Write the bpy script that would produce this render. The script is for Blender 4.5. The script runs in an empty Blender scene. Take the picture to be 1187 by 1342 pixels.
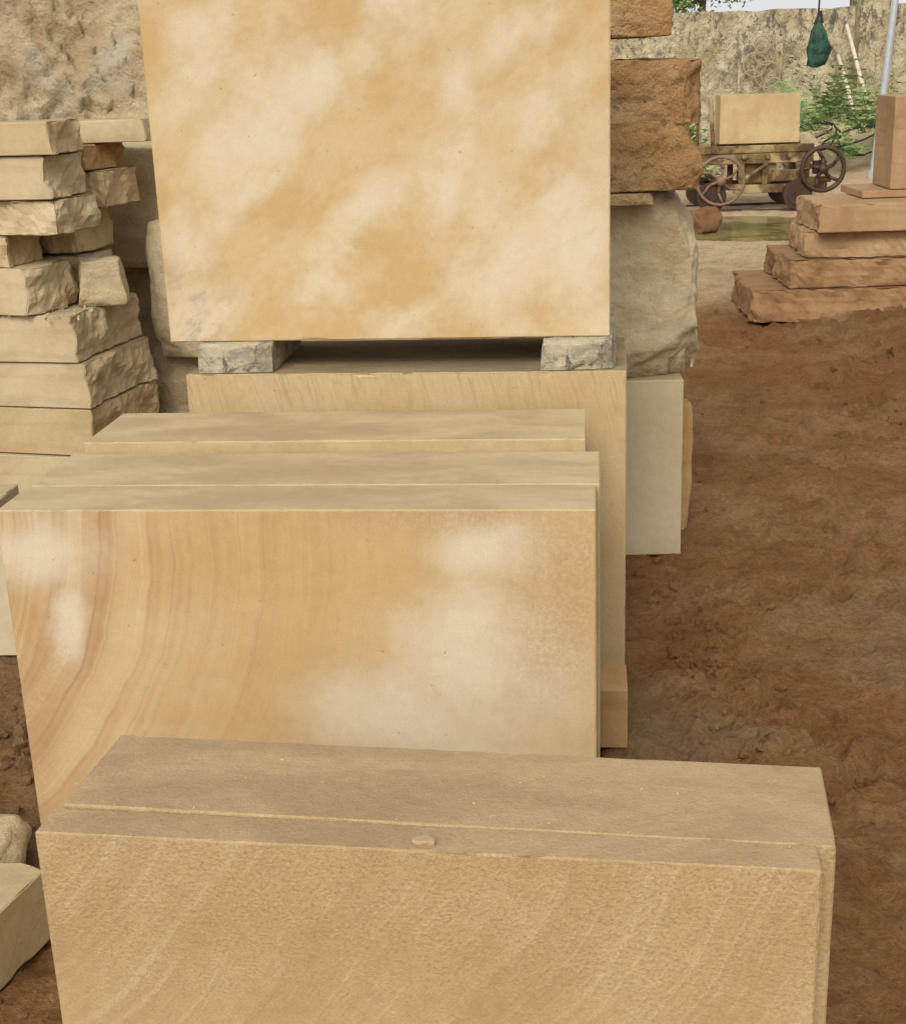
import bpy, bmesh, math, random
from mathutils import Vector as V, Matrix, noise as N, Euler
random.seed(7)
S=bpy.context.scene
S.view_settings.view_transform='Standard'
try: S.view_settings.look='None'
except Exception: pass
S.view_settings.exposure=0
C=bpy.context.scene.collection
R=math.radians

# ---------------------------------------------------------------- nodes
class M:
    def __init__(s,name,rough=.9,spec=.2,metal=0):
        s.m=bpy.data.materials.new(name);s.m.use_nodes=True
        s.t=s.m.node_tree;s.n=s.t.nodes;s.l=s.t.links
        s.b=s.n['Principled BSDF']
        s.b.inputs['Roughness'].default_value=rough
        s.b.inputs['Specular IOR Level'].default_value=spec
        s.b.inputs['Metallic'].default_value=metal
        s.tc=s.n.new('ShaderNodeTexCoord').outputs['Object']
        sp=s.n.new('ShaderNodeSeparateXYZ');s.l.new(s.tc,sp.inputs[0]);s._x,s._y,s._z=sp.outputs
    def put(s,inp,v):
        if isinstance(v,bpy.types.NodeSocket): s.l.new(v,inp)
        elif isinstance(v,(int,float)):
            try: inp.default_value=v
            except Exception: inp.default_value=(v,v,v)
        else:
            v=tuple(v)
            if len(inp.default_value)==4 and len(v)==3: v=v+(1,)
            inp.default_value=v
    def noise(s,scale,detail=3,rough=.55,dist=0,vec=None,dim='3D',out='Fac'):
        n=s.n.new('ShaderNodeTexNoise');n.noise_dimensions=dim
        n.inputs['Scale'].default_value=scale;n.inputs['Detail'].default_value=detail
        n.inputs['Roughness'].default_value=rough;n.inputs['Distortion'].default_value=dist
        if dim=='1D': s.l.new(vec,n.inputs['W'])
        else: s.l.new(vec or s.tc,n.inputs['Vector'])
        return n.outputs[out]
    def map(s,vec=None,loc=(0,0,0),rot=(0,0,0),sc=(1,1,1),typ='POINT'):
        n=s.n.new('ShaderNodeMapping');n.vector_type=typ
        s.l.new(vec or s.tc,n.inputs['Vector'])
        n.inputs['Location'].default_value=loc;n.inputs['Rotation'].default_value=rot;n.inputs['Scale'].default_value=sc
        return n.outputs[0]
    def mr(s,v,a,b,c=0,d=1,smooth=True):
        n=s.n.new('ShaderNodeMapRange');n.interpolation_type='SMOOTHSTEP' if smooth else 'LINEAR'
        s.put(n.inputs[0],v)
        for i,x in enumerate((a,b,c,d)): n.inputs[i+1].default_value=x
        return n.outputs[0]
    def ma(s,op,a,b=0,c=0):
        n=s.n.new('ShaderNodeMath');n.operation=op
        s.put(n.inputs[0],a);s.put(n.inputs[1],b);s.put(n.inputs[2],c);return n.outputs[0]
    def vm(s,op,a,b=(0,0,0)):
        n=s.n.new('ShaderNodeVectorMath');n.operation=op
        s.put(n.inputs[0],a);s.put(n.inputs[1],b)
        return n.outputs['Value'] if op in('LENGTH','DISTANCE') else n.outputs[0]
    def mix(s,f,a,b,bt='MIX'):
        n=s.n.new('ShaderNodeMix');n.data_type='RGBA';n.blend_type=bt
        s.put(n.inputs[0],f);s.put(n.inputs[6],a);s.put(n.inputs[7],b);return n.outputs[2]
    def gray(s,v):
        n=s.n.new('ShaderNodeCombineColor')
        for i in range(3): s.l.new(v,n.inputs[i])
        return n.outputs[0]
    def warp(s,amt,scale,det=2):
        c=s.noise(scale,det,.6,out='Color')
        d=s.vm('SUBTRACT',c,(.5,.5,.5));d=s.vm('MULTIPLY',d,(amt,amt,amt))
        return s.vm('ADD',s.tc,d)
    def blob(s,vec,x,z,rx,rz,ang=0):
        v=s.map(vec,(x,0,z),(0,R(ang),0),(rx,1000,rz),'TEXTURE')
        return s.mr(s.vm('LENGTH',v),0,1,1,0)
    def rings(s,cx,cz,vec=None):
        v=s.vm('SUBTRACT',vec or s.tc,(cx,0,cz));v=s.vm('MULTIPLY',v,(1,0.0,1))
        return s.vm('LENGTH',v)
    def done(s,col,h=None,strength=.3,dist=.01):
        s.put(s.b.inputs['Base Color'],col)
        if h is not None:
            b=s.n.new('ShaderNodeBump');b.inputs['Strength'].default_value=strength;b.inputs['Distance'].default_value=dist
            s.put(b.inputs['Height'],h);s.l.new(b.outputs[0],s.b.inputs['Normal'])
        return s.m
def lin(r,g,b,k=1.0):
    f=lambda c:((c/255+.055)/1.055)**2.4 if c>10 else c/255/12.92
    return (f(r)*k,f(g)*k,f(b)*k)
K=.76
WHT=lin(230,215,187,K); PALE=lin(222,202,164,K)

def finish_stone(m,col,grain=.12,bump=.25,extra_h=None,specks=True,top=None,fine=230):
    g=m.noise(fine,2,.7)
    g2=m.noise(38,3,.65)
    k=m.ma('MULTIPLY',m.mr(g,.25,.75,1-grain,1+grain,False),m.mr(g2,.3,.7,1-grain*.6,1+grain*.6,False))
    if specks:
        s1=m.noise(70,1,.5,vec=m.map(loc=(3,7,1)))
        col=m.mix(m.ma('MULTIPLY',m.mr(s1,.72,.80),.45),col,lin(130,112,90,.8))
    if top:  # upward faces get a darker albedo: dimmer light on tops painted into colour
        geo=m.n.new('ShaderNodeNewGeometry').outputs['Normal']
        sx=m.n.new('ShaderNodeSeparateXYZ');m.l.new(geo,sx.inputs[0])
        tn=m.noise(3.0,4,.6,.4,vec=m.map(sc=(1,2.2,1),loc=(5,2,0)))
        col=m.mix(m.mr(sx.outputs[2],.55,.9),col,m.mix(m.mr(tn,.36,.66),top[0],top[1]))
    col=m.mix(1,col,m.gray(k),'MULTIPLY')
    h=m.ma('ADD',m.ma('MULTIPLY',g,.35),m.ma('MULTIPLY',g2,.65))
    if extra_h is not None: h=m.ma('ADD',h,extra_h)
    return m.done(col,h,bump,.006)

GT=(lin(186,163,124,.70),lin(208,185,144,.70))  # top-face tones, darkened to carry the weaker light on horizontal faces
def mat_top_block():
    m=M('sandstone_cloudy_ochre')
    w=m.warp(.30,4.2,4)
    s=None
    for b in [(.06,.06,.20,.24,0),(.05,.26,.14,.18,0),(.28,.56,.42,.15,-48),(.44,.64,.18,.12,0),(.14,.72,.18,.26,0),(.62,.80,.40,.13,-50),
              (.20,.38,.22,.09,-45),(.5,.30,.24,.09,-50),(.42,.14,.16,.10,0),(.88,.18,.34,.24,-40),(1.08,.30,.2,.5,0),(.96,.74,.20,.08,-40),
              (.75,.38,.20,.08,-60),(.62,.05,.3,.09,0),(.80,.62,.10,.16,-30),(1.0,.52,.16,.14,0)]:
        x=m.blob(w,*b); s=x if s is None else m.ma('MAXIMUM',s,x)
    an=m.noise(3.2,5,.62,.3,vec=m.map(rot=(0,R(46),0),sc=(.72,1,1.05),typ='TEXTURE'))
    f=m.ma('ADD',m.ma('MULTIPLY',s,.48),m.mr(an,.3,.72,-.10,.50,False))
    base=m.mix(m.mr(an,.35,.6),lin(208,174,120,K),lin(217,188,140,K))
    col=m.mix(m.mr(f,.06,.92,0,.85),base,WHT)
    st=m.noise(10,4,.65,vec=m.map(rot=(0,R(48),0),sc=(.45,1,1.15),loc=(2,0,5),typ='TEXTURE'))
    col=m.mix(m.mr(st,.5,.72,0,.20),col,lin(200,160,108,K))
    gl=m.ma('MULTIPLY',m.mr(st,.45,.6),m.blob(m.tc,.04,.06,.20,.24,30))
    col=m.mix(m.ma('MULTIPLY',gl,.8),col,lin(176,166,146,K))
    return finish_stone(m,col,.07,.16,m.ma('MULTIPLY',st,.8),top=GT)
def mat_mid_block():
    m=M('sandstone_arc_banded')
    w=m.warp(.16,3.5,3)
    r=m.rings(-.62,.80,m.vm('ADD',m.tc,m.vm('MULTIPLY',m.vm('SUBTRACT',w,m.tc),(.40,.40,.40))))
    b1=m.noise(9,3,.65,vec=r,dim='1D'); b2=m.noise(52,4,.7,vec=r,dim='1D')
    lo=m.noise(2.5,3)
    brk=m.mr(m.noise(4.5,3,.6,vec=m.map(loc=(1,5,2))),.35,.6,.5,1)
    base=m.mix(m.mr(lo,.35,.65),lin(207,172,118,K),lin(217,187,140,K))
    lm=m.ma('MULTIPLY',m.mr(m.ma('ADD',r,m.mr(lo,0,1,-.2,.2)),.80,1.35,1,.12),brk)
    col=m.mix(m.ma('MULTIPLY',m.mr(b1,.42,.66),m.ma('MULTIPLY',lm,.75)),base,lin(186,144,96,K))
    col=m.mix(m.ma('MULTIPLY',m.mr(b2,.52,.72),m.ma('MULTIPLY',lm,.55)),col,lin(166,132,104,K))
    col=m.mix(m.ma('MULTIPLY',m.mr(b2,.28,.42,1,0),m.ma('MULTIPLY',lm,.5)),col,PALE)
    vein=m.mr(m.ma('ABSOLUTE',m.ma('SUBTRACT',r,.845)),0,.005,1,0)
    col=m.mix(m.ma('MULTIPLY',vein,m.mr(lo,.35,.6,.1,.5)),col,lin(148,116,92,K))
    s=None
    for b in [(1.0,.44,.34,.34,-25),(.80,.32,.30,.2,0),(1.00,.68,.20,.14,0),(.10,.68,.22,.16,0),(.12,.52,.08,.16,20),(1.0,.18,.34,.22,0)]:
        x=m.blob(w,*b); s=x if s is None else m.ma('MAXIMUM',s,x)
    s=m.ma('MULTIPLY',s,m.mr(m.noise(5,4,.6),.25,.65,.55,1.1))
    col=m.mix(m.mr(s,.0,.98,0,.84),col,WHT)
    dk=m.ma('MAXIMUM',m.blob(w,1.17,.60,.2,.36,12),m.blob(w,.95,.80,.7,.12,0))
    dk=m.ma('MAXIMUM',dk,m.blob(w,.02,.30,.12,.4,10))
    dk=m.ma('MAXIMUM',dk,m.blob(w,.50,.14,.6,.16,0))
    col=m.mix(m.ma('MULTIPLY',dk,m.mr(m.noise(110,1,.7),.35,.6,.3,.65)),col,lin(186,150,108,K))
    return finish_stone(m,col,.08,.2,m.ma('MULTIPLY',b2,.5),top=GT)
def mat_front_block():
    m=M('sandstone_coarse_grained')
    r=m.rings(-.95,1.35,m.warp(.14,1.6))
    b1=m.noise(7,3,.6,vec=r,dim='1D'); b2=m.noise(60,3,.6,vec=r,dim='1D')
    lo=m.noise(4,4,.65)
    base=m.mix(m.mr(lo,.35,.65),lin(193,162,114,K),lin(201,172,126,K))
    col=m.mix(m.ma('MULTIPLY',m.mr(b1,.42,.62),.4),base,lin(184,149,102,K))
    col=m.mix(m.ma('MULTIPLY',m.ma('MULTIPLY',m.mr(b2,.52,.72),m.mr(lo,.38,.56)),.5),col,lin(214,188,146,K))
    rough=m.noise(150,2,.65)
    up=m.mr(m.ma('ADD',m._z,m.mr(lo,0,1,-.2,.2,False)),.20,.44,.25,1)
    col=m.mix(m.ma('MULTIPLY',m.mr(rough,.5,.66),m.ma('MULTIPLY',up,.45)),col,lin(166,132,92,K))
    col=m.mix(m.ma('MULTIPLY',m.mr(rough,.3,.42,1,0),m.ma('MULTIPLY',up,.35)),col,lin(216,190,150,K))
    h=m.ma('ADD',m.ma('MULTIPLY',rough,m.ma('MULTIPLY',up,1.5)),m.ma('MULTIPLY',b2,.6))
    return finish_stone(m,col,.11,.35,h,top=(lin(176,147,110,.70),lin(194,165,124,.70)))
def mat_pedestal():
    m=M('sandstone_chiselled')
    v=m.map(m.warp(.03,4),rot=(0,R(-12),0),sc=(1,1,14),typ='TEXTURE')
    ch=m.noise(90,3,.6,vec=v)
    up=m.mr(m.ma('ADD',m._z,m.mr(m.noise(4,2),0,1,-.1,.1,False)),.62,.84,.10,1)
    base=m.mix(m.mr(m.noise(3,3),.35,.65),lin(202,172,120,K),lin(212,184,138,K))
    col=m.mix(m.ma('MULTIPLY',m.mr(ch,.5,.68),m.ma('MULTIPLY',up,.35)),base,lin(178,142,96,K))
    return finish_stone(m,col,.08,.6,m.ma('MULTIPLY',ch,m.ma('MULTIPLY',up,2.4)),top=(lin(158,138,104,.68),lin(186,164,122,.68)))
def mat_plain(name,c1,c2,bump=.3,grain=.1,top=None,band=0,bc=None):
    m=M(name)
    lo=m.noise(3.5,5,.65,.4)
    col=m.mix(m.mr(lo,.35,.65),c1,c2)
    if band:
        b=m.noise(14,3,.6,vec=m.map(m.warp(.1,2),sc=(.15,.15,1.6)))
        col=m.mix(m.ma('MULTIPLY',m.mr(b,.45,.7),band),col,bc or lin(160,118,76,.75))
    return finish_stone(m,col,grain,bump,m.ma('MULTIPLY',m.noise(12,4,.7),1.2) if bump>.3 else None,top=top)
def mat_rough(name,c1,c2,c3,bump=.9,patch=None,dk=.4):
    m=M(name,1,.1)
    n=m.noise(2.6,5,.65,.4)
    col=m.mix(m.mr(n,.36,.64),c1,c2)
    lay=m.noise(5,4,.65,vec=m.map(m.warp(.25,2.5),sc=(.35,.35,2.2)))
    col=m.mix(m.mr(lay,.5,.7,0,.75),col,c3)
    if patch: col=m.mix(m.mr(m.noise(3.4,4,.6,vec=m.map(loc=(8,3,1))),.5,.66,0,.7),col,patch)
    cr=m.noise(20,5,.72)
    col=m.mix(m.mr(cr,.30,.42,dk,0),col,tuple(x*.42 for x in c3))
    h=m.ma('ADD',m.ma('MULTIPLY',cr,4.5),m.ma('MULTIPLY',n,3))
    return finish_stone(m,col,.12,bump,h,specks=False)

MT=mat_top_block();MM=mat_mid_block();MF=mat_front_block();MP=mat_pedestal()
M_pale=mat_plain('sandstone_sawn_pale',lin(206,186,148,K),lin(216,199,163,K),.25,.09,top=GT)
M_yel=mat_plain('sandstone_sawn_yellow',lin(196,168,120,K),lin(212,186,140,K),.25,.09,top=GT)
LT=(lin(188,166,126,.72),lin(206,186,144,.72))  # left slabs' top tones, with the tops' shading painted in
M_left=mat_plain('sandstone_dusty_slab',lin(200,177,136,K),lin(216,196,156,K),.4,.10,top=LT,band=.3,bc=lin(186,154,108,K))
M_left2=mat_plain('sandstone_dusty_slab_warm',lin(198,172,126,K),lin(210,186,142,K),.4,.10,top=LT,band=.3,bc=lin(184,150,104,K))
M_org=mat_plain('sandstone_orange',lin(188,148,98,K),lin(198,162,112,K),.35,.1,band=.4)
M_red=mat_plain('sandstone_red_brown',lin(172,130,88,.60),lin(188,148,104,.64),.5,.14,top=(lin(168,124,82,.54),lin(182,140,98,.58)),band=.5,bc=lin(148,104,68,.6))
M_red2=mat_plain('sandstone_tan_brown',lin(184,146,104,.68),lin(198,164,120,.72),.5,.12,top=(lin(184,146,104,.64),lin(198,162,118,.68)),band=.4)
M_boul=mat_rough('rough_stone_pale',lin(202,182,142,K),lin(212,194,158,K),lin(190,162,120,K),.55,dk=.25)
M_rorg=mat_rough('rough_stone_orange',lin(200,168,122,K),lin(184,144,96,K),lin(162,118,76,K),.95,patch=lin(206,184,144,K),dk=.6)
M_rock=mat_rough('rough_rock_brown',lin(190,166,128,K),lin(206,186,148,K),lin(166,138,102,K*.9),1.0,patch=lin(196,184,162,K),dk=.5)
m=M('weathered_grey_stone')
g=m.noise(9,5,.7,1,vec=m.map(sc=(1,1,1.6)))
col=m.mix(m.mr(g,.42,.6),lin(206,192,160,.72),lin(162,154,132,.70))
col=m.mix(m.mr(m.noise(22,5,.75,1),.52,.64,0,.8),col,lin(78,76,68,.8))
col=m.mix(m.mr(m.noise(6,3),.50,.66,0,.7),col,lin(206,182,138,.72))
M_grey=finish_stone(m,col,.12,.6,m.ma('MULTIPLY',m.noise(30,4,.7),2),specks=False)

# ---------------------------------------------------------------- meshes
def link(ob):
    C.objects.link(ob);return ob
def mesh_obj(name,vs,fs,mat,smooth=False,loc=(0,0,0),yaw=0,parent=None,tilt=(0,0)):
    me=bpy.data.meshes.new(name);me.from_pydata([tuple(v) for v in vs],[],fs);me.update()
    if mat: me.materials.append(mat)
    if smooth:
        for p in me.polygons:p.use_smooth=True
    ob=bpy.data.objects.new(name,me);ob.location=loc;ob.rotation_euler=(tilt[0],tilt[1],R(yaw));link(ob)
    if parent: ob.parent=parent
    return ob
def cells(L,step,e):
    a=[0,e,e*3.2];n=max(1,int(round((L-6.4*e)/step)))
    a+=[e*3.2+(L-6.4*e)*i/n for i in range(1,n)]
    return a+[L-e*3.2,L-e,L]
def grid_box(L,D,H,step,e):
    A=[cells(L,step,e),cells(D,step,e),cells(H,step,e)]
    n=[len(a)-1 for a in A];idx={};vs=[];keys=[];fs=[]
    def vid(k):
        if k not in idx:
            idx[k]=len(vs);vs.append(V((A[0][k[0]],A[1][k[1]],A[2][k[2]])));keys.append(k)
        return idx[k]
    for ax in range(3):
        u,w=(ax+1)%3,(ax+2)%3
        for side in (0,n[ax]):
            for i in range(n[u]):
                for j in range(n[w]):
                    q=[]
                    for (a,b) in ((0,0),(1,0),(1,1),(0,1)):
                        k=[0,0,0];k[ax]=side;k[u]=i+a;k[w]=j+b;q.append(vid(tuple(k)))
                    if side==0:q.reverse()
                    fs.append(q)
    return vs,fs,keys,n
def sawn(name,loc,size,yaw,mat,step=.03,e=.003,chip=.006,seed=None,rough=(0,),tilt=(0,0),amp=.0004):
    L,D,H=size;seed=random.random()*100 if seed is None else seed
    vs,fs,keys,n=grid_box(L,D,H,step,e);out=[]
    off=V((seed,seed*1.7,-seed))
    for v,k in zip(vs,keys):
        ext=[(-1 if k[a]==0 else 1 if k[a]==n[a] else 0) for a in range(3)]
        near=[(-1 if k[a]<=1 else 1 if k[a]>=n[a]-1 else 0) for a in range(3)]
        p=v.copy();q=sum(1 for x in ext if x);qn=sum(1 for x in near if x)
        f=N.noise(v*9+off);f2=N.noise(v*45+off)
        if q>=2:
            c=.0012+.0008*(f2+.5)+(chip*1.6*max(0,f-.42)+chip*max(0,f2-.30)*1.3)
            for a in range(3): p[a]-=ext[a]*c
        elif qn>=2:
            c=chip*max(0,f-.5)*1.2
            for a in range(3): p[a]-=near[a]*c
        p+=V([ext[a]*amp*N.noise(v*6+off) for a in range(3)])
        for rf in rough:
            if rf:
                a='xyz'.index(rf[0]);sd=-1 if rf[1]=='0' else 1
                lim=0 if sd<0 else size[a]
                d=abs(v[a]-lim)
                if d<.07:
                    wgt=(1-d/.07)
                    r=(N.fractal(v*9+off,.8,2.1,5)*.022+abs(N.noise(v*4+off))*.03+.004)
                    edge=1+.6*(q>=2)
                    p[a]-=sd*r*wgt*edge
        out.append(p)
    return mesh_obj(name,out,fs,mat,False,loc,yaw,tilt=tilt)
def rough(name,loc,size,yaw,mat,step=.03,amp=.03,rnd=.25,seed=None,taper=(0,0),tilt=(0,0),freq=5,parent=None,cuts=14,depth=.16,hf=.16,smooth=False):
    """hand-broken stone: box rounded, chopped by random planes, then fractal relief"""
    L,D,H=size;seed=random.random()*100 if seed is None else seed
    rs=random.Random(int(seed*1000))
    vs,fs,keys,n=grid_box(L,D,H,step,step*.35);off=V((seed,-seed,seed*2));out=[]
    h=V((L/2,D/2,H/2));pl=[]
    for _ in range(cuts):
        nn=V((rs.choice((-1,1))*rs.uniform(.3,1),rs.choice((-1,1))*rs.uniform(.3,1),rs.choice((-1,1))*rs.uniform(.15,1)))
        if rs.random()<.5: nn[rs.randrange(3)]*=.15
        nn.normalize();sup=abs(nn.x)*h.x+abs(nn.y)*h.y+abs(nn.z)*h.z
        pl.append((nn,sup*(1-depth*rs.uniform(.4,1.3))))
    for v in vs:
        c=v-h;u=V((c.x/h.x,c.y/h.y,c.z/h.z))
        ell=u*(1/max(u.length,1e-6))
        un=u.lerp(ell,max(0,rnd*.9*(u.length-1)))
        tz=(u.z+1)/2
        un.x*=1-taper[0]*tz;un.y*=1-taper[1]*tz
        p=V((un.x*h.x,un.y*h.y,un.z*h.z))
        for nn,dd in pl:
            e=p.dot(nn)-dd
            if e>0:p-=nn*e
        d=p.normalized()
        a=amp*N.fractal(v*freq+off,.9,2.2,4)+amp*.6*(abs(N.noise(v*freq*.6+off))-.3)
        a+=amp*hf*N.fractal(v*freq*6+off,.7,2.1,3)
        p+=d*a
        if v.z<1e-6: p.z=-h.z
        out.append(p+h)
    return mesh_obj(name,out,fs,mat,smooth,loc,yaw,tilt=tilt,parent=parent)
def bm_obj(name,build,mat,parent=None,smooth=False,loc=(0,0,0),yaw=0):
    bm=bmesh.new();build(bm);me=bpy.data.meshes.new(name);bm.to_mesh(me);bm.free()
    if mat: me.materials.append(mat)
    if smooth:
        for p in me.polygons:p.use_smooth=True
    ob=bpy.data.objects.new(name,me);ob.location=loc;ob.rotation_euler=(0,0,R(yaw));link(ob)
    if parent: ob.parent=parent
    return ob
def box(bm,a,b,bev=.006):
    a=V(a);b=V(b);r=bmesh.ops.create_cube(bm,size=1,matrix=Matrix.Translation((a+b)/2)@Matrix.Diagonal(V((*(b-a),1))))
    es=list({e for v in r['verts'] for e in v.link_edges})
    if bev: bmesh.ops.bevel(bm,geom=es,offset=bev,segments=1,affect='EDGES')
def rod(bm,a,b,r,r2=None,seg=10):
    a=V(a);b=V(b);d=b-a;q=d.to_track_quat('Z','Y').to_matrix().to_4x4()
    bmesh.ops.create_cone(bm,cap_ends=True,segments=seg,radius1=r,radius2=r if r2 is None else r2,depth=d.length,matrix=Matrix.Translation((a+b)/2)@q)
def ring(bm,c,R0,r,axis='Y',seg=32,ms=8,sq=1):
    rows=[]
    for i in range(seg):
        t=2*math.pi*i/seg;row=[]
        for j in range(ms):
            p=2*math.pi*j/ms;rr=R0+r*math.cos(p);y=r*math.sin(p)*sq
            row.append(bm.verts.new(V(c)+V((rr*math.cos(t),y,rr*math.sin(t)))))
        rows.append(row)
    for i in range(seg):
        for j in range(ms):
            bm.faces.new((rows[i][j],rows[(i+1)%seg][j],rows[(i+1)%seg][(j+1)%ms],rows[i][(j+1)%ms]))
def tube(bm,pts,r,seg=6):
    for a,b in zip(pts[:-1],pts[1:]): rod(bm,a,b,r,seg=seg)

# ---------------------------------------------------------------- main blocks
sawn('sandstone_slab',(-.628,1.772,0),(1.12,.070,.555),-8.8,MF,.03,.003,.008,seed=3)
sawn('sandstone_block',(-.606,1.847,0),(1.135,.228,.557),-9.7,MF,.03,.003,.006,seed=9)
sawn('sandstone_slab',(-.93,2.67,0),(1.215,.168,.77),-6.2,MM,.03,.003,.005,seed=14)
sawn('sandstone_block',(-.908,2.841,0),(1.22,.25,.77),-6.2,M_yel,.03,.003,.005,seed=21)
sawn('sandstone_block',(-.862,3.135,.16),(1.175,.285,.625),-6,M_yel,.025,.003,.012,seed=27)
sawn('sandstone_block',(-.85,3.14,0),(1.262,.15,.157),-6,M_org,.03,.003,.01,seed=31)
sawn('sandstone_block',(-.69,3.555,0),(1.15,.45,.85),-7,MP,.025,.003,.014,seed=37)
sawn('sandstone_block',(-.728,3.592,.930),(1.15,.42,1.02),-6.2,MT,.03,.003,.006,seed=41)
rough('stone_spacer',(-.655,3.556,.852),(.20,.40,.077),-6,M_grey,.010,.004,.05,seed=4,freq=9,depth=.06)
rough('stone_spacer',(.235,3.448,.852),(.19,.40,.077),-8,M_grey,.010,.005,.05,seed=8,freq=9,taper=(.08,0),depth=.08)

# right-hand stack behind
sawn('sandstone_block',(.02,4.40,0),(.745,.5,.604),-2,M_pale,.03,.003,.01,seed=51)
rough('sandstone_slab',(.35,4.62,0),(.50,.16,.47),0,M_org,.03,.015,.3,seed=57,depth=.1)
rough('boulder',(.20,4.36,.606),(.66,.5,.58),4,M_boul,.014,.034,.35,seed=63.3,taper=(.14,.1),freq=4.2,cuts=26,depth=.22,hf=.2,smooth=True)
rough('sandstone_slab',(.3,4.33,1.17),(.36,.4,.035),0,M_rorg,.02,.006,.1,seed=65,cuts=4,depth=.1)
rough('stone_block',(.15,4.36,1.21),(.65,.5,.21),-3,M_rorg,.011,.022,.12,seed=71,freq=6,depth=.14,hf=.25,smooth=True)
rough('stone_block',(.15,4.38,1.405),(.65,.48,.19),-5,M_rorg,.011,.022,.12,seed=74,freq=6,depth=.14,hf=.25,smooth=True)
rough('stone_spacer',(.15,4.42,1.58),(.3,.3,.09),0,M_rorg,.03,.008,.2,seed=76)
rough('stone_block',(.10,4.38,1.665),(.62,.45,.17),3,M_rorg,.014,.022,.12,seed=79,freq=6,depth=.13,hf=.25,smooth=True)
rough('stone_block',(.05,4.40,1.84),(.6,.45,.2),-3,M_rorg,.03,.02,.25,seed=80)

# left-hand stack
for i,(z0,z1,xr,ms) in enumerate([(.0,.195,-1.40,M_left),(.20,.385,-1.375,M_left2),(.39,.565,-1.37,M_left),(.57,.75,-1.40,M_left)]):
    L=1.15;yw=-15+[1,-1,0,1][i]
    y0=5.16
    x0=xr-L*math.cos(R(yw));yy=y0-L*math.sin(R(yw))
    sawn('sandstone_slab',(x0,yy,z0),(L,.56,z1-z0),yw,ms,.02,.003,.015,seed=90+i,rough=('x1',))
def lb(z0,z1,xr,y0,L,D,yw=-15,mt=None,seed=0,nm='sandstone_block'):
    sawn(nm,(xr-L*math.cos(R(yw)),y0-L*math.sin(R(yw)),z0),(L,D,z1-z0),yw,mt or M_left,.02,.003,.015,seed=seed,rough=('x1','y0') if seed%2 else ('x1',))
lb(.755,.93,-1.56,5.16,.5,.30,-22,seed=102)
lb(.93,1.045,-1.62,5.2,.4,.25,-12,seed=101,mt=M_left2)
lb(1.05,1.175,-1.42,5.17,.55,.3,-18,seed=103)
lb(1.18,1.335,-1.42,5.17,.6,.3,-12,seed=104)
lb(1.34,1.455,-1.41,5.15,.6,.3,-12,seed=106,mt=M_left2)
lb(.94,1.10,-1.44,5.5,.5,.3,-15,seed=105,mt=M_left2); lb(1.11,1.25,-1.32,5.55,.5,.3,-15,seed=107,mt=M_left2); lb(.755,.93,-1.42,5.5,.5,.25,-15,seed=109)
lb(1.255,1.35,-1.38,5.55,.5,.3,-15,mt=M_org,seed=108)
lb(1.355,1.44,-1.15,5.62,.78,.3,-4,seed=110,nm='sandstone_slab')
rough('stone_block',(-1.43,5.34,.752),(.20,.18,.175),10,M_boul,.012,.016,.3,seed=113,taper=(.25,.1),smooth=True)
rough('boulder',(-1.25,5.75,.46),(.42,.5,.57),0,M_boul,.02,.03,.6,seed=117,freq=3.5,smooth=True)
rough('stone_block',(-1.3,5.85,0),(.6,.5,.46),0,M_rock,.04,.02,.2,seed=118)
rough('stone_block',(-2.0,6.35,0),(1.9,.6,.8),-6,M_rock,.05,.04,.25,seed=119)
rough('stone_block',(-1.75,6.1,.80),(1.5,.7,.52),-8,M_boul,.03,.03,.25,seed=121,freq=3,smooth=True)
rough('rock_mass',(-3.6,6.75,0),(3.1,1.1,2.6),-4,M_rock,.024,.15,.15,seed=124,freq=2.1,cuts=40,depth=.16,hf=.42,smooth=True)
sawn('sandstone_block',(-2.3,3.76,0),(1.02,.17,.475),-3,M_pale,.03,.003,.012,seed=131)
# foreground-left pieces
sawn('sandstone_slab',(-1.57,2.055,.0),(.64,.5,.15),-18,M_left2,.025,.003,.015,seed=133,rough=('y1',))
rough('stone_block',(-1.42,2.50,0),(.47,.2,.085),-4,M_boul,.012,.014,.1,seed=137,freq=8,smooth=True,depth=.12)

# red stack, right
sawn('sandstone_slab',(1.90,8.55,0),(2.2,.9,.20),-4,M_red,.03,.006,.03,seed=141,rough=('x0','y0'))
sawn('sandstone_slab',(2.13,8.55,.205),(2.1,.8,.175),-2,M_red,.03,.006,.03,seed=143,rough=('x0','y0'))
sawn('sandstone_slab',(2.24,8.60,.385),(1.9,.7,.16),-5,M_red2,.03,.006,.02,seed=145,rough=('x0','y0'))
sawn('sandstone_slab',(2.29,8.50,.55),(1.9,.7,.165),-2,M_red2,.03,.006,.02,seed=147,rough=('x0',))
sawn('sandstone_slab',(2.64,8.8,.72),(1.1,.5,.045),0,M_red2,.05,.004,.01,seed=148)
sawn('sandstone_block',(2.81,8.8,.77),(.9,.45,.56),-3,M_red2,.05,.004,.01,seed=149)

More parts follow.
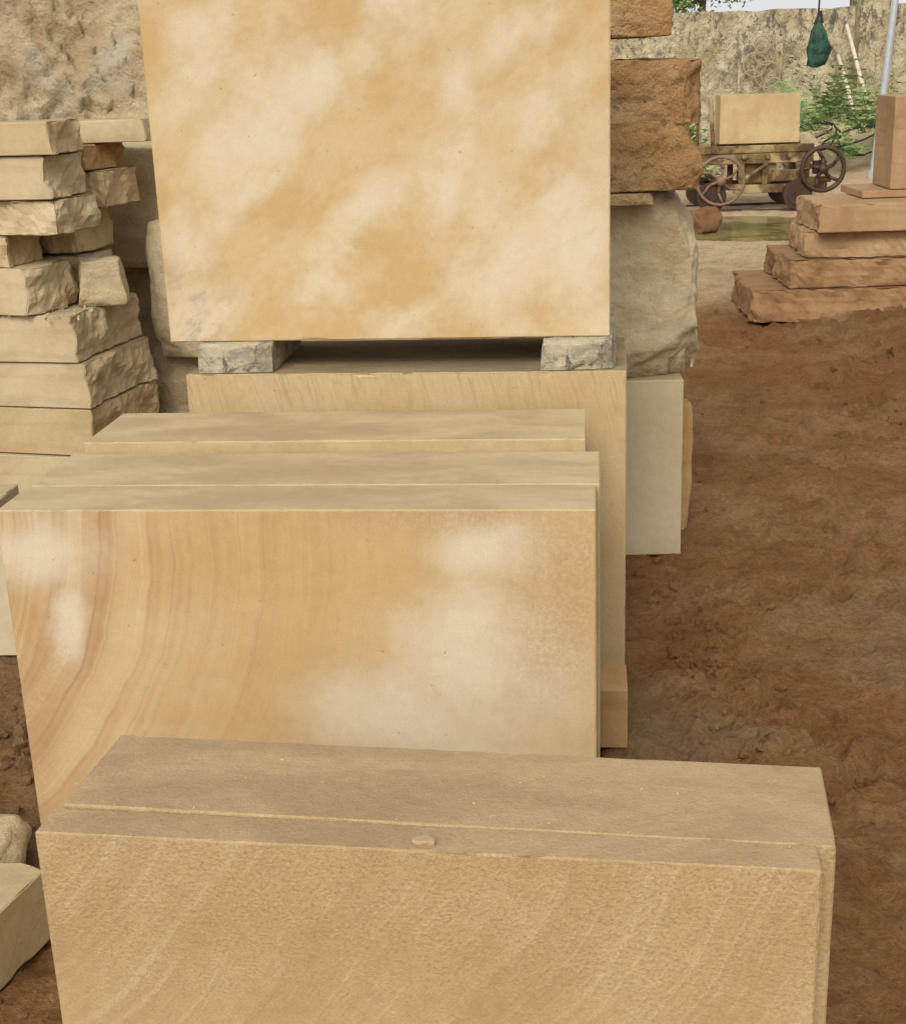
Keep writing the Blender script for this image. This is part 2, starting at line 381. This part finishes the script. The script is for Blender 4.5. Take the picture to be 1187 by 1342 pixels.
# ---------------------------------------------------------------- ground
def sst(x,a,b):
    t=min(1,max(0,(x-a)/(b-a)));return t*t*(3-2*t)
random.seed(11)
prints=[]
for _ in range(210):
    y=2.2+9*random.random();x=.9+random.gauss(0,.35)+(y-2)*.22
    prints.append((x,y,random.uniform(-.5,.5),random.uniform(.03,.05)*1.1,random.uniform(.07,.12),random.uniform(.014,.030)))
def gz(x,y):
    p=V((x,y,0))
    near=1-sst(y,10,16)
    z=.022*N.fractal(p*2.2,.9,2,4)+near*(.018*N.fractal(p*9+V((4,4,0)),.5,2.1,5))
    lump=max(0,N.noise(p*1.1+V((3,8,0)))+.15)
    z+=near*.08*lump*max(0,N.noise(p*10+V((9,2,3))))
    z+=near*.05*max(0,1-math.hypot((x-.78)/.35,(y-3.25)/.5))*(.5+N.noise(p*12))
    if near>0 and x>.3:
        for (px,py,a,rx,ry,d) in prints:
            dx=x-px;dy=y-py
            if abs(dx)<.2 and abs(dy)<.2:
                c=math.cos(a);s=math.sin(a);u=(dx*c+dy*s)/rx;w_=(-dx*s+dy*c)/ry;q=u*u+w_*w_
                if q<3: z+=-d*math.exp(-q*q)+d*.45*math.exp(-((q-1.5)/.5)**2)
    z+=.20*sst(x,1.9,3.1)*sst(y,3.5,6)*(1-sst(y,9.6,11))*(1-.5*sst(y,7.7,8.4))
    z+=.05*sst(x,1.0,2.2)*(1-sst(y,4,6))*0.6
    z+=.30*sst(y,19,23)
    z+=.45*sst(x,5.2,7.5)*sst(y,16,19)*(1-sst(y,24,30))
    dp=math.hypot((x-3.0)/1.0,(y-13.65)/1.2)
    z=z*(sst(dp,.9,1.4)) if y>11 else z
    z-=.04*(1-sst(dp,.75,1.0)); z+=.03*math.exp(-((dp-1.12)/.09)**2)
    return z-.010
def axis(lo,hi,f0,f1,s,g,far):
    a=[];v=f0
    while v<f1: a.append(v);v+=s
    st=s;v=f1
    while v<hi: a.append(v);st*=g;v+=st
    a.append(hi);a+=far
    st=s;v=f0-s;b=[]
    while v>lo: b.append(v);st*=g;v-=st
    b.append(lo);b=[-x for x in far]+b
    return sorted(set([round(x,4) for x in a+b]))
xs=axis(-30,30,-1.3,2.9,.015,1.06,[60,150,400])
ys=axis(-30,30,1.9,4.5,.015,1.013,[60,150,400])
ys=[y for i,y in enumerate(ys) if y>1.2 or i%4==0 or y<-29]
vs=[];fs=[]
for y in ys:
    for x in xs: vs.append((x,y,gz(x,y) if -3<y<40 and abs(x)<20 else (.29 if y>23 else -.01)))
nx=len(xs)
for j in range(len(ys)-1):
    for i in range(nx-1):
        a=j*nx+i;fs.append((a,a+1,a+nx+1,a+nx))
m=M('red_earth',1,.1)
n1=m.noise(.9,5,.65,.5);n2=m.noise(6,5,.7);n3=m.noise(55,5,.78)
c=m.mix(m.mr(n1,.38,.62),lin(170,122,76,.72),lin(192,148,102,.74))
c=m.mix(m.mr(n2,.45,.68,0,.6),c,lin(152,102,60,.68))
c=m.mix(m.mr(n2,.30,.42,.35,0),c,lin(208,168,122,.74))
damp=m.ma('MULTIPLY',m.mr(n1,.46,.58),m.mr(m._y,3,5,1,0))
c=m.mix(m.ma('MULTIPLY',damp,.5),c,lin(158,136,100,.70))
bank=m.ma('MULTIPLY',m.mr(m._x,1.6,2.6),m.mr(m._y,10,8.5))
c=m.mix(m.ma('MULTIPLY',bank,.35),c,lin(146,96,56,.62))
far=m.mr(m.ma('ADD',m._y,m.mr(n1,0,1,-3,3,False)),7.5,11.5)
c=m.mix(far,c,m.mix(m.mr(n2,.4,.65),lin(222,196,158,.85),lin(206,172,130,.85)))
c=m.mix(1,c,m.gray(m.mr(n3,.3,.7,.66,1.30,False)),'MULTIPLY')
h=m.ma('ADD',m.ma('MULTIPLY',n2,1.4),m.ma('MULTIPLY',n3,1.3))
M_earth=m.done(c,h,1.0,.026)
mesh_obj('ground',vs,fs,M_earth,True)

def ico_template():
    bm=bmesh.new();bmesh.ops.create_icosphere(bm,subdivisions=2,radius=1);v=[x.co.copy() for x in bm.verts];f=[[q.index for q in x.verts] for x in bm.faces];bm.free();return v,f
IV,IF=ico_template()
def scatter(name,items,mat):
    vs=[];fs=[]
    for (x,y,z,s) in items:
        b=len(vs);o=V((random.random()*50,x*3,y*3));e=Euler((random.random()*6,random.random()*6,random.random()*6)).to_matrix()
        sc=V((s*random.uniform(.7,1.3),s*random.uniform(.7,1.2),s*random.uniform(.5,.9)))
        for v in IV:
            p=v*(1+.45*N.noise(v*1.4+o)+.2*N.noise(v*4+o))
            p=V((p.x*sc.x,p.y*sc.y,p.z*sc.z));p=e@p
            vs.append(p+V((x,y,z+s*.1)))
        fs+=[[q+b for q in f] for f in IF]
    return mesh_obj(name,vs,fs,mat,False)
it=[]
for _ in range(1900):
    y=2.0+7*random.random()**1.3;x=random.uniform(.55,3.2)*(.6+y/8)
    if x<.85 and y>3.3: x+=.3
    if N.noise(V((x*1.1+3,y*1.1+8,0)))<-.15: continue
    s=random.choice([.002,.003,.004,.005,.006,.010])*(1+.08*y)
    it.append((x,y,gz(x,y),s))
for _ in range(320):
    x=.60+abs(random.gauss(0,.16));y=3.45+random.gauss(0,.35)
    it.append((x,y,gz(x,y),random.choice([.003,.004,.006,.010,.018])))
for _ in range(160):
    x=2.75+random.gauss(0,.25);y=6.2+random.gauss(0,.6);it.append((x,y,gz(x,y),random.uniform(.008,.035)))
scatter('earth_clods',it,M_earth)
it=[]
for _ in range(900):
    x=random.uniform(-1.9,-.66);y=random.uniform(1.5,3.7);it.append((x,y,gz(x,y),random.choice([.003,.004,.006,.009,.014,.02])))
for _ in range(60):
    x=random.uniform(-1.6,-.95);y=random.uniform(2.7,3.6);it.append((x,y,gz(x,y)-.008,random.uniform(.015,.04)))
scatter('soil_rubble',it,M_earth)
it=[]
for _ in range(60):
    t=random.random();it.append((-1.85+t*.5,5.25+random.random()*.3-.2*t,.752,random.uniform(.003,.010)))
scatter('stone_crumbs',it,M_boul)
rough('stone_flake',(-.075,1.70,.5545),(.034,.016,.008),-8,M_yel,.003,.003,.6,seed=150,cuts=8,freq=60,smooth=True)
it=[]
for _ in range(40):
    t=random.random();it.append((-.6+t*1.1,1.79-t*.17+random.random()*.2+.03,.557,random.uniform(.0010,.0028)))
scatter('stone_crumbs',it,M_yel)

# puddle
m=M('muddy_water',.15,.5);pc=m.mix(m.mr(m.noise(2.2,4,.6,.8),.42,.58),lin(112,106,56,.6),lin(166,148,92,.7))
MW=m.done(pc,m.noise(8,2),.05,.01)
vs=[(3.0,13.65,-.016)];k=48
for i in range(k):
    t=2*math.pi*i/k;r=1.0+.06*N.noise(V((math.cos(t)*2,math.sin(t)*2,0)));vs.append((3.0+1.0*r*math.cos(t),13.65+1.2*r*math.sin(t),-.016))
mesh_obj('puddle',vs,[(0,1+i,1+(i+1)%k) for i in range(k)],MW)
M_rs=mat_plain('red_stone',lin(130,92,62,.6),lin(156,116,82,.62),.5,.14)
rough('stone_block',(2.38,13.3,-.07),(.34,.34,.26),24,M_rs,.02,.05,.75,seed=161,cuts=24,depth=.3,smooth=True)

# ---------------------------------------------------------------- compound wall
m=M('weathered_plaster_wall',.95,.1)
n1=m.noise(1.4,5,.7,.6);n5=m.noise(4.5,5,.78,.6,vec=m.map(loc=(4,1,2)))
col=m.mix(m.mr(n1,.38,.62),lin(212,198,164,.82),lin(190,172,136,.80))
col=m.mix(m.mr(n5,.46,.62,0,.65),col,lin(146,132,104,.72))
st=m.noise(6,4,.8,.2,vec=m.map(sc=(1.2,1,.6)))
col=m.mix(m.ma('MULTIPLY',m.mr(st,.50,.60),m.mr(m._z,.4,2.3,.1,.8)),col,lin(92,88,80,.7))
col=m.mix(m.mr(n1,.56,.68,0,.5),col,lin(208,180,124,.80))
hl=m.mr(m.noise(16,3,.7),.62,.72)
col=m.mix(m.ma('MULTIPLY',hl,.6),col,lin(70,64,54,.7))
MWALL=m.done(col,m.ma('ADD',n5,m.ma('MULTIPLY',hl,-.4)),1.0,.09)
def wall_piece(name,x0,x1,y0,y1,z1,parent,amp=.03):
    nx=int((x1-x0)/.12)+1;nz=int(z1/.12)+1;vs=[];fs=[]
    for side in(0,1):
        for j in range(nz+1):
            for i in range(nx+1):
                x=x0+(x1-x0)*i/nx;z=z1*j/nz;y=(y0,y1)[side];d=N.fractal(V((x*1.5,z*1.5,side*9)),.8,2,5)*amp
                zz=z+(N.fractal(V((x*2.5,7,side*.2)),.7,2,4)*.03 if j==nz else 0)
                vs.append((x,y+(d if side==0 else -d),zz))
    k=(nx+1)*(nz+1)
    for j in range(nz):
        for i in range(nx):
            a=j*(nx+1)+i;fs.append((a,a+1,a+nx+2,a+nx+1));b=a+k;fs.append((b,b+nx+1,b+nx+2,b+1))
    for i in range(nx):
        a=nz*(nx+1)+i;fs.append((a,a+1,a+1+k,a+k))
    for j in range(nz):
        for i in (0,nx):
            a=j*(nx+1)+i;q=(a,a+k,a+nx+1+k,a+nx+1);fs.append(q if i else q[::-1])
    return mesh_obj(name,vs,fs,MWALL,False,parent=parent)
we=bpy.data.objects.new('compound_wall',None);link(we)
wall_piece('wall_panel',-10,6.62,23,23.3,2.27,we)
wall_piece('pilaster',6.62,7.15,22.70,23.35,2.55,we,.02)
wall_piece('wall_panel',7.15,18,22.95,23.25,2.30,we)
ml=M('leaf_green',.6,.3);lc=ml.mix(ml.mr(ml.noise(6,3),.35,.65),lin(84,120,60,.95),lin(150,178,106,.95));ML=ml.done(lc)
ml=M('leaf_dry',.8,.2);MDry=ml.done(ml.mix(ml.mr(ml.noise(9,3),.4,.6),lin(140,124,78,.8),lin(108,114,66,.8)))
def bush(name,c,rx,ry,rz,n,ls,trunk=None):
    e=bpy.data.objects.new(name,None);link(e);vs=[];fs=[]
    cl=[(V((random.gauss(0,.45)*rx,random.gauss(0,.45)*ry,random.gauss(0,.4)*rz)),random.uniform(.25,.5)) for _ in range(14)]
    for _ in range(n):
        cc,r=random.choice(cl);p=V(c)+cc+V((random.gauss(0,r*rx*.5),random.gauss(0,r*ry*.5),random.gauss(0,r*rz*.5)))
        q=Euler((random.uniform(-1,1),random.uniform(-1,1),random.random()*6.3)).to_matrix();b=len(vs);l=ls*random.uniform(.6,1.3)
        for a in((-.5,0,0),(0,-.25,.06),(.5,0,0),(0,.25,.06)): vs.append(p+q@(V(a)*l))
        fs.append((b,b+1,b+2,b+3))
    mesh_obj('foliage',vs,fs,ML,parent=e)
    if trunk is not None:
        def bl(bm):
            rod(bm,(c[0],c[1],0),(c[0]+.1,c[1],c[2]-rz*.4),.09,.06)
            for cc,r in cl[:7]: rod(bm,(c[0]+.1,c[1],c[2]-rz*.45),V(c)+cc,.045,.015,6)
        bm_obj('trunk',bl,MB,parent=e,smooth=True)
    return e
mb=M('bark',.9,.1);MB=mb.done(mb.mix(mb.noise(20,4),lin(90,74,56),lin(130,112,86)),mb.noise(30,4),.6,.02)
bush('tree',(4.75,26.5,2.85),1.1,.9,.55,5000,.09,1)
bush('tree',(-1.5,27,3.4),2.0,1.4,1.0,4000,.11,1)

def blades(bm,base,n,L,w,lean=1.0,fr=False):
    for _ in range(n):
        a=random.random()*6.283;el=random.uniform(.5,1.35);l=L*random.uniform(.6,1.1)
        p=V(base)+V((random.gauss(0,.05),random.gauss(0,.05),0));d=V((math.cos(a)*math.cos(el),math.sin(a)*math.cos(el),math.sin(el)))
        sd=d.cross(V((0,0,1))).normalized();prev=None;k=7
        for i in range(k+1):
            t=i/k;ww=w*(math.sin(math.pi*min(1,t*.9+.08)))
            if fr and 0<i<k:
                for sgn in(-1,1):
                    for q in range(2):
                        tip=p+sd*sgn*l*.20*(1-t*.5)+d*l*.10+V((0,0,-.02-.02*q));pp=p+d*(l/k*.5*q)
                        v=[bm.verts.new(pp),bm.verts.new(pp.lerp(tip,.5)+d*.014),bm.verts.new(tip),bm.verts.new(pp.lerp(tip,.5)-d*.014)];bm.faces.new(v)
                ww=.004
            cur=(bm.verts.new(p+sd*ww),bm.verts.new(p-sd*ww))
            if prev: bm.faces.new((prev[0],prev[1],cur[1],cur[0]))
            prev=cur;p=p+d*(l/k);d=(d+V((0,0,-.16*lean))).normalized()
bm_obj('palm_plant',lambda bm:[blades(bm,(5.2,20.2,.45),28,1.2,.03,1.1,True),blades(bm,(5.95,20.0,.5),28,1.0,.03,1,True),blades(bm,(5.6,20.6,.6),24,1.25,.03,1,True),blades(bm,(5.55,19.2,.2),20,.85,.03,1,True)],ML)
bm_obj('weed_plant',lambda bm:[blades(bm,(3.02,16.4,.05),16,1.25,.02,.7,True),blades(bm,(6.4,19.5,.4),20,.5,.03,1)],ML)
bm_obj('weed_plant',lambda bm:[blades(bm,(3.75,21.8,.25),40,.5,.03,1.2),blades(bm,(4.6,22,.28),40,.55,.03,1.2),blades(bm,(7.3,22,.5),30,.5,.03,1.2)],MDry)

mm=M('galvanised_steel',.45,.5,.4);MST=mm.done(mm.mix(mm.noise(14,3),lin(160,166,170),lin(190,194,196)))
def pole(bm):
    rod(bm,(5.60,18.3,-.1),(5.84,18.3,3.4),.045,seg=16);rod(bm,(5.60,18.3,-.05),(5.605,18.3,.12),.07,seg=16)
    rod(bm,(5.66,18.3,1.0),(5.664,18.3,1.05),.052,seg=16)
bm_obj('metal_pole',pole,MST,smooth=False)
mw=M('wood_pale',.8,.2);MWD=mw.done(mw.mix(mw.noise(12,3,vec=mw.map(sc=(1,1,.2))),lin(215,206,182),lin(180,166,138)))
bm_obj('wooden_pole',lambda bm:rod(bm,(6.62,21.6,.4),(6.38,22.6,2.0),.035,.028),MWD,smooth=True)
bm_obj('wooden_pole',lambda bm:rod(bm,(6.42,21.7,.4),(6.30,22.7,1.55),.04,.03),MWD,smooth=True)
mk=M('black_rubber',.6,.3);MK=mk.done(mk.mix(mk.noise(9,3),lin(34,34,36),lin(58,56,54)))
def cable(bm):
    tube(bm,[V((5.80,18.3,2.95-.25*math.sin(math.pi*i/12))).lerp(V((-6,18.3,3.2-.25*math.sin(math.pi*i/12))),i/12) for i in range(13)],.008)
bm_obj('overhead_cable',cable,MK)
mg=M('green_cloth',.8,.2);MG=mg.done(mg.mix(mg.mr(mg.noise(9,4,.7),.4,.6),lin(28,54,44),lin(58,86,70)),mg.noise(20,4,.6),.6,.02)
e=bpy.data.objects.new('hanging_green_bag',None);link(e)
def bag(bm):
    rows=[];prof=[(.0,.02),(.06,.05),(.14,.09),(.24,.12),(.36,.15),(.47,.15),(.55,.12),(.58,.02)]
    for k,(d,r) in enumerate(prof):
        row=[]
        for i in range(28):
            t=2*math.pi*i/28;rr=r*(1+.35*N.noise(V((math.cos(t)*2.4,math.sin(t)*2.4,d*7)))+.08*math.sin(7*t));row.append(bm.verts.new((4.80+rr*math.cos(t)*.92+.03*math.sin(d*6),18.3+rr*math.sin(t)*.6,2.0-d)))
        rows.append(row)
    for a,b in zip(rows[:-1],rows[1:]):
        for i in range(28): bm.faces.new((a[i],b[i],b[(i+1)%28],a[(i+1)%28]))
    bm.faces.new(rows[-1])
bm_obj('bag_body',bag,MG,parent=e,smooth=True)
bm_obj('bag_string',lambda bm:(rod(bm,(4.80,18.3,1.96),(4.83,18.3,2.84),.012,seg=6),rod(bm,(4.86,18.3,1.95),(4.83,18.3,2.1),.018,seg=6),rod(bm,(4.76,18.3,1.94),(4.82,18.3,2.08),.016,seg=6)),MK,parent=e)
def hose(bm,c,r,n,z,sd):
    random.seed(sd);pts=[]
    for i in range(n*14):
        t=i/14*2*math.pi;rr=r*(1+.25*math.sin(i*.37));pts.append(V((c[0]+rr*math.cos(t)+.1*math.sin(i*.21),c[1]+rr*.5*math.sin(t),z+.10+.10*math.sin(i*.53)+.3*r*math.sin(t)+.004*i)))
    tube(bm,pts,.014)
bm_obj('rubber_hose',lambda bm:(hose(bm,(5.15,19.6),.38,2,.35,3),hose(bm,(5.75,19.4),.35,2,.3,5)),MK)
mr_=M('rusty_wire',.8,.3);MRW=mr_.done(mr_.mix(mr_.noise(9),lin(170,160,136),lin(130,106,80)))
def hoops(bm):
    for (x,z,r) in[(5.00,1.45,.18),(5.2,1.3,.2),(5.15,1.6,.16),(4.95,1.2,.17),(5.3,1.1,.15),(5.1,1.75,.12)]: ring(bm,(x,22.72,z),r,.012,seg=24,ms=5)
bm_obj('wire_hoops',hoops,MRW)
bm_obj('leaning_panel',lambda bm:box(bm,(4.75,22.80,.3),(5.45,22.86,1.95),.005),MWALL)

# ---------------------------------------------------------------- cart
mr_=M('rusty_steel',.75,.3,.25)
c=mr_.mix(mr_.mr(mr_.noise(7,5,.7),.4,.6),lin(84,64,44),lin(132,106,68));c=mr_.mix(mr_.mr(mr_.noise(3,4,vec=mr_.map(loc=(4,4,4))),.5,.62),c,lin(170,150,104))
MRS=mr_.done(c,mr_.noise(30,4),.5,.01)
mr_=M('red_rust_wheel',.7,.3,.2);MRR=mr_.done(mr_.mix(mr_.noise(9,4),lin(108,80,64),lin(152,120,96)),mr_.noise(30,3),.4,.01)
mr_=M('greasy_iron',.55,.4,.4);MIR=mr_.done(mr_.mix(mr_.noise(9,4),lin(48,38,32),lin(92,66,50)))
cart=bpy.data.objects.new('stone_cutting_cart',None);link(cart)
y0,y1=15.15,15.75
def ch(bm):
    for y in(y0,y1):
        box(bm,(2.66,y,.60),(4.0,y+.06,.68));box(bm,(2.66,y+.015,.53),(4.0,y+.045,.60),.003);box(bm,(2.66,y,.49),(4.0,y+.06,.53))
    for x in(2.68,2.95,3.3,3.65,3.9): box(bm,(x,y0+.06,.5),(x+.07,y1,.6))
    for x in(2.75,3.0,3.25,3.5,3.72): rod(bm,(x,y0-.03,.565),(x,y0,.565),.028,seg=8)
bm_obj('chassis',ch,MRS,parent=cart)
def lf(bm):
    for y in(y0-.02,y1+.02):
        box(bm,(3.15,y,.18),(4.15,y+.06,.27));box(bm,(2.75,y,.22),(3.2,y+.05,.28))
    for x in(3.2,3.45,3.9): box(bm,(x,y0,.27),(x+.06,y0+.05,.5));box(bm,(x,y1,.27),(x+.06,y1+.05,.5))
    box(bm,(3.28,y0+.08,.28),(3.62,y1-.08,.48));rod(bm,(3.2,y0,.3),(3.5,y0,.48),.02)
    box(bm,(3.95,y0,.27),(4.2,y0+.06,.33));box(bm,(3.55,y0-.04,.3),(3.9,y0+.0,.42))
bm_obj('lower_frame',lf,MRS,parent=cart)
def wheel(bm,c,r,t,ns,hub=.05):
    ring(bm,c,r,t,seg=36);rod(bm,(c[0],c[1]-.05,c[2]),(c[0],c[1]+.05,c[2]),hub,seg=14)
    for i in range(ns):
        a=2*math.pi*i/ns+.3;a2=a+.35
        m1=V((math.cos(a+.05)*r*.5,0,math.sin(a+.05)*r*.5));e2=V((math.cos(a2)*r,0,math.sin(a2)*r))
        rod(bm,V(c),V(c)+m1,t*.9,seg=6);rod(bm,V(c)+m1,V(c)+e2,t*.75,seg=6)
bm_obj('spoked_handwheel',lambda bm:wheel(bm,(2.98,y0-.12,.33),.25,.018,6),MRR,parent=cart,smooth=True)
bm_obj('spoked_flywheel',lambda bm:wheel(bm,(4.07,y0-.12,.42),.225,.026,5),MIR,parent=cart,smooth=True)
def axl(bm):
    rod(bm,(4.07,y0-.15,.42),(4.07,y1+.1,.42),.022);rod(bm,(2.98,y0-.15,.33),(2.98,y1+.1,.33),.022)
    box(bm,(4.0,y0,.36),(4.14,y0+.06,.5));
bm_obj('axles',axl,MIR,parent=cart)
def rw(bm):
    for x in(2.9,3.82):
        for y in(y0-.09,y1+.02):
            rod(bm,(x,y,.16),(x,y+.05,.16),.155,seg=32);rod(bm,(x,y-.012,.16),(x,y+.06,.16),.11,seg=28);rod(bm,(x,y-.03,.16),(x,y+.06,.16),.04,seg=16)
bm_obj('rail_wheels',rw,MIR,parent=cart,smooth=False)
def pst(bm):
    rod(bm,(2.93,y0+.1,.68),(2.90,y0+.1,1.16),.022);rod(bm,(2.80,y0+.3,.68),(2.80,y0+.3,.95),.018)
bm_obj('posts',pst,MRS,parent=cart)
o=sawn('stone_load',(2.99,y0+.05,.70),(.84,.45,.50),-4,M_yel,.05,.004,.01,seed=170);o.parent=cart
rough('stone_block',(3.9,15.9,.0),(.35,.3,.75),0,M_boul,.05,.03,.3,seed=171)
def rails(bm):
    for y in(y0-.07,y1+.04): box(bm,(1.2,y,-.02),(4.5,y+.05,.012),.004)
bm_obj('cart_rails',rails,MIR)
bm_obj('metal_plate',lambda bm:box(bm,(1.6,14.95,.0),(3.2,15.05,.03),.004),MIR)
for i,(x,y,s) in enumerate([(4.6,21.5,.4),(5.1,21.9,.5),(3.9,21.6,.3),(7.6,21,.5),(4.3,17.5,.25),(6.6,20.5,.3),(4.5,19.2,.35),(4.1,20.2,.3)]):
    rough('stone_block',(x,y,gz(x,y)-.03),(s,s*.8,s*.6),20*i,M_boul if i%2 else M_rock,.05,.04,.4,seed=180+i)

# ---------------------------------------------------------------- light, sky, camera
el=R(40);az=R(196)
Sd=V((math.sin(az)*math.cos(el),math.cos(az)*math.cos(el),math.sin(el)))
sun=bpy.data.lights.new('sun','SUN');sun.energy=1.2;sun.angle=R(20);sun.color=(1,.98,.95)
so=bpy.data.objects.new('sun',sun);so.rotation_euler=Sd.to_track_quat('Z','Y').to_euler();link(so)
w=bpy.data.worlds.new('World');S.world=w;w.use_nodes=True;nt=w.node_tree
bg=nt.nodes['Background'];sk=nt.nodes.new('ShaderNodeTexSky');sk.sky_type='NISHITA';sk.sun_disc=False
sk.sun_elevation=el;sk.sun_rotation=az;sk.dust_density=6;sk.air_density=1;sk.ozone_density=.6
hs=nt.nodes.new('ShaderNodeHueSaturation');hs.inputs['Saturation'].default_value=.10
mx=nt.nodes.new('ShaderNodeMix');mx.data_type='RGBA';mx.blend_type='LIGHTEN';mx.inputs[0].default_value=1;mx.inputs[7].default_value=(6.1,6.2,6.3,1)
nt.links.new(sk.outputs[0],hs.inputs['Color']);nt.links.new(hs.outputs[0],mx.inputs[6]);nt.links.new(mx.outputs[2],bg.inputs['Color']);bg.inputs['Strength'].default_value=.125

cam=bpy.data.cameras.new('camera');co=bpy.data.objects.new('camera',cam);link(co)
cam.sensor_fit='VERTICAL';cam.sensor_height=24;cam.lens=24*1800/1342;cam.clip_start=.05;cam.clip_end=2000
p=R(18);th=R(2)
fw=V((0,math.cos(p),-math.sin(p)));r0=V((1,0,0));u0=V((0,math.sin(p),math.cos(p)))
r=r0*math.cos(th)-u0*math.sin(th);u=u0*math.cos(th)+r0*math.sin(th)
mt=Matrix((r,u,-fw)).transposed().to_4x4();mt.translation=V((0,0,1.6));co.matrix_world=mt
S.camera=co
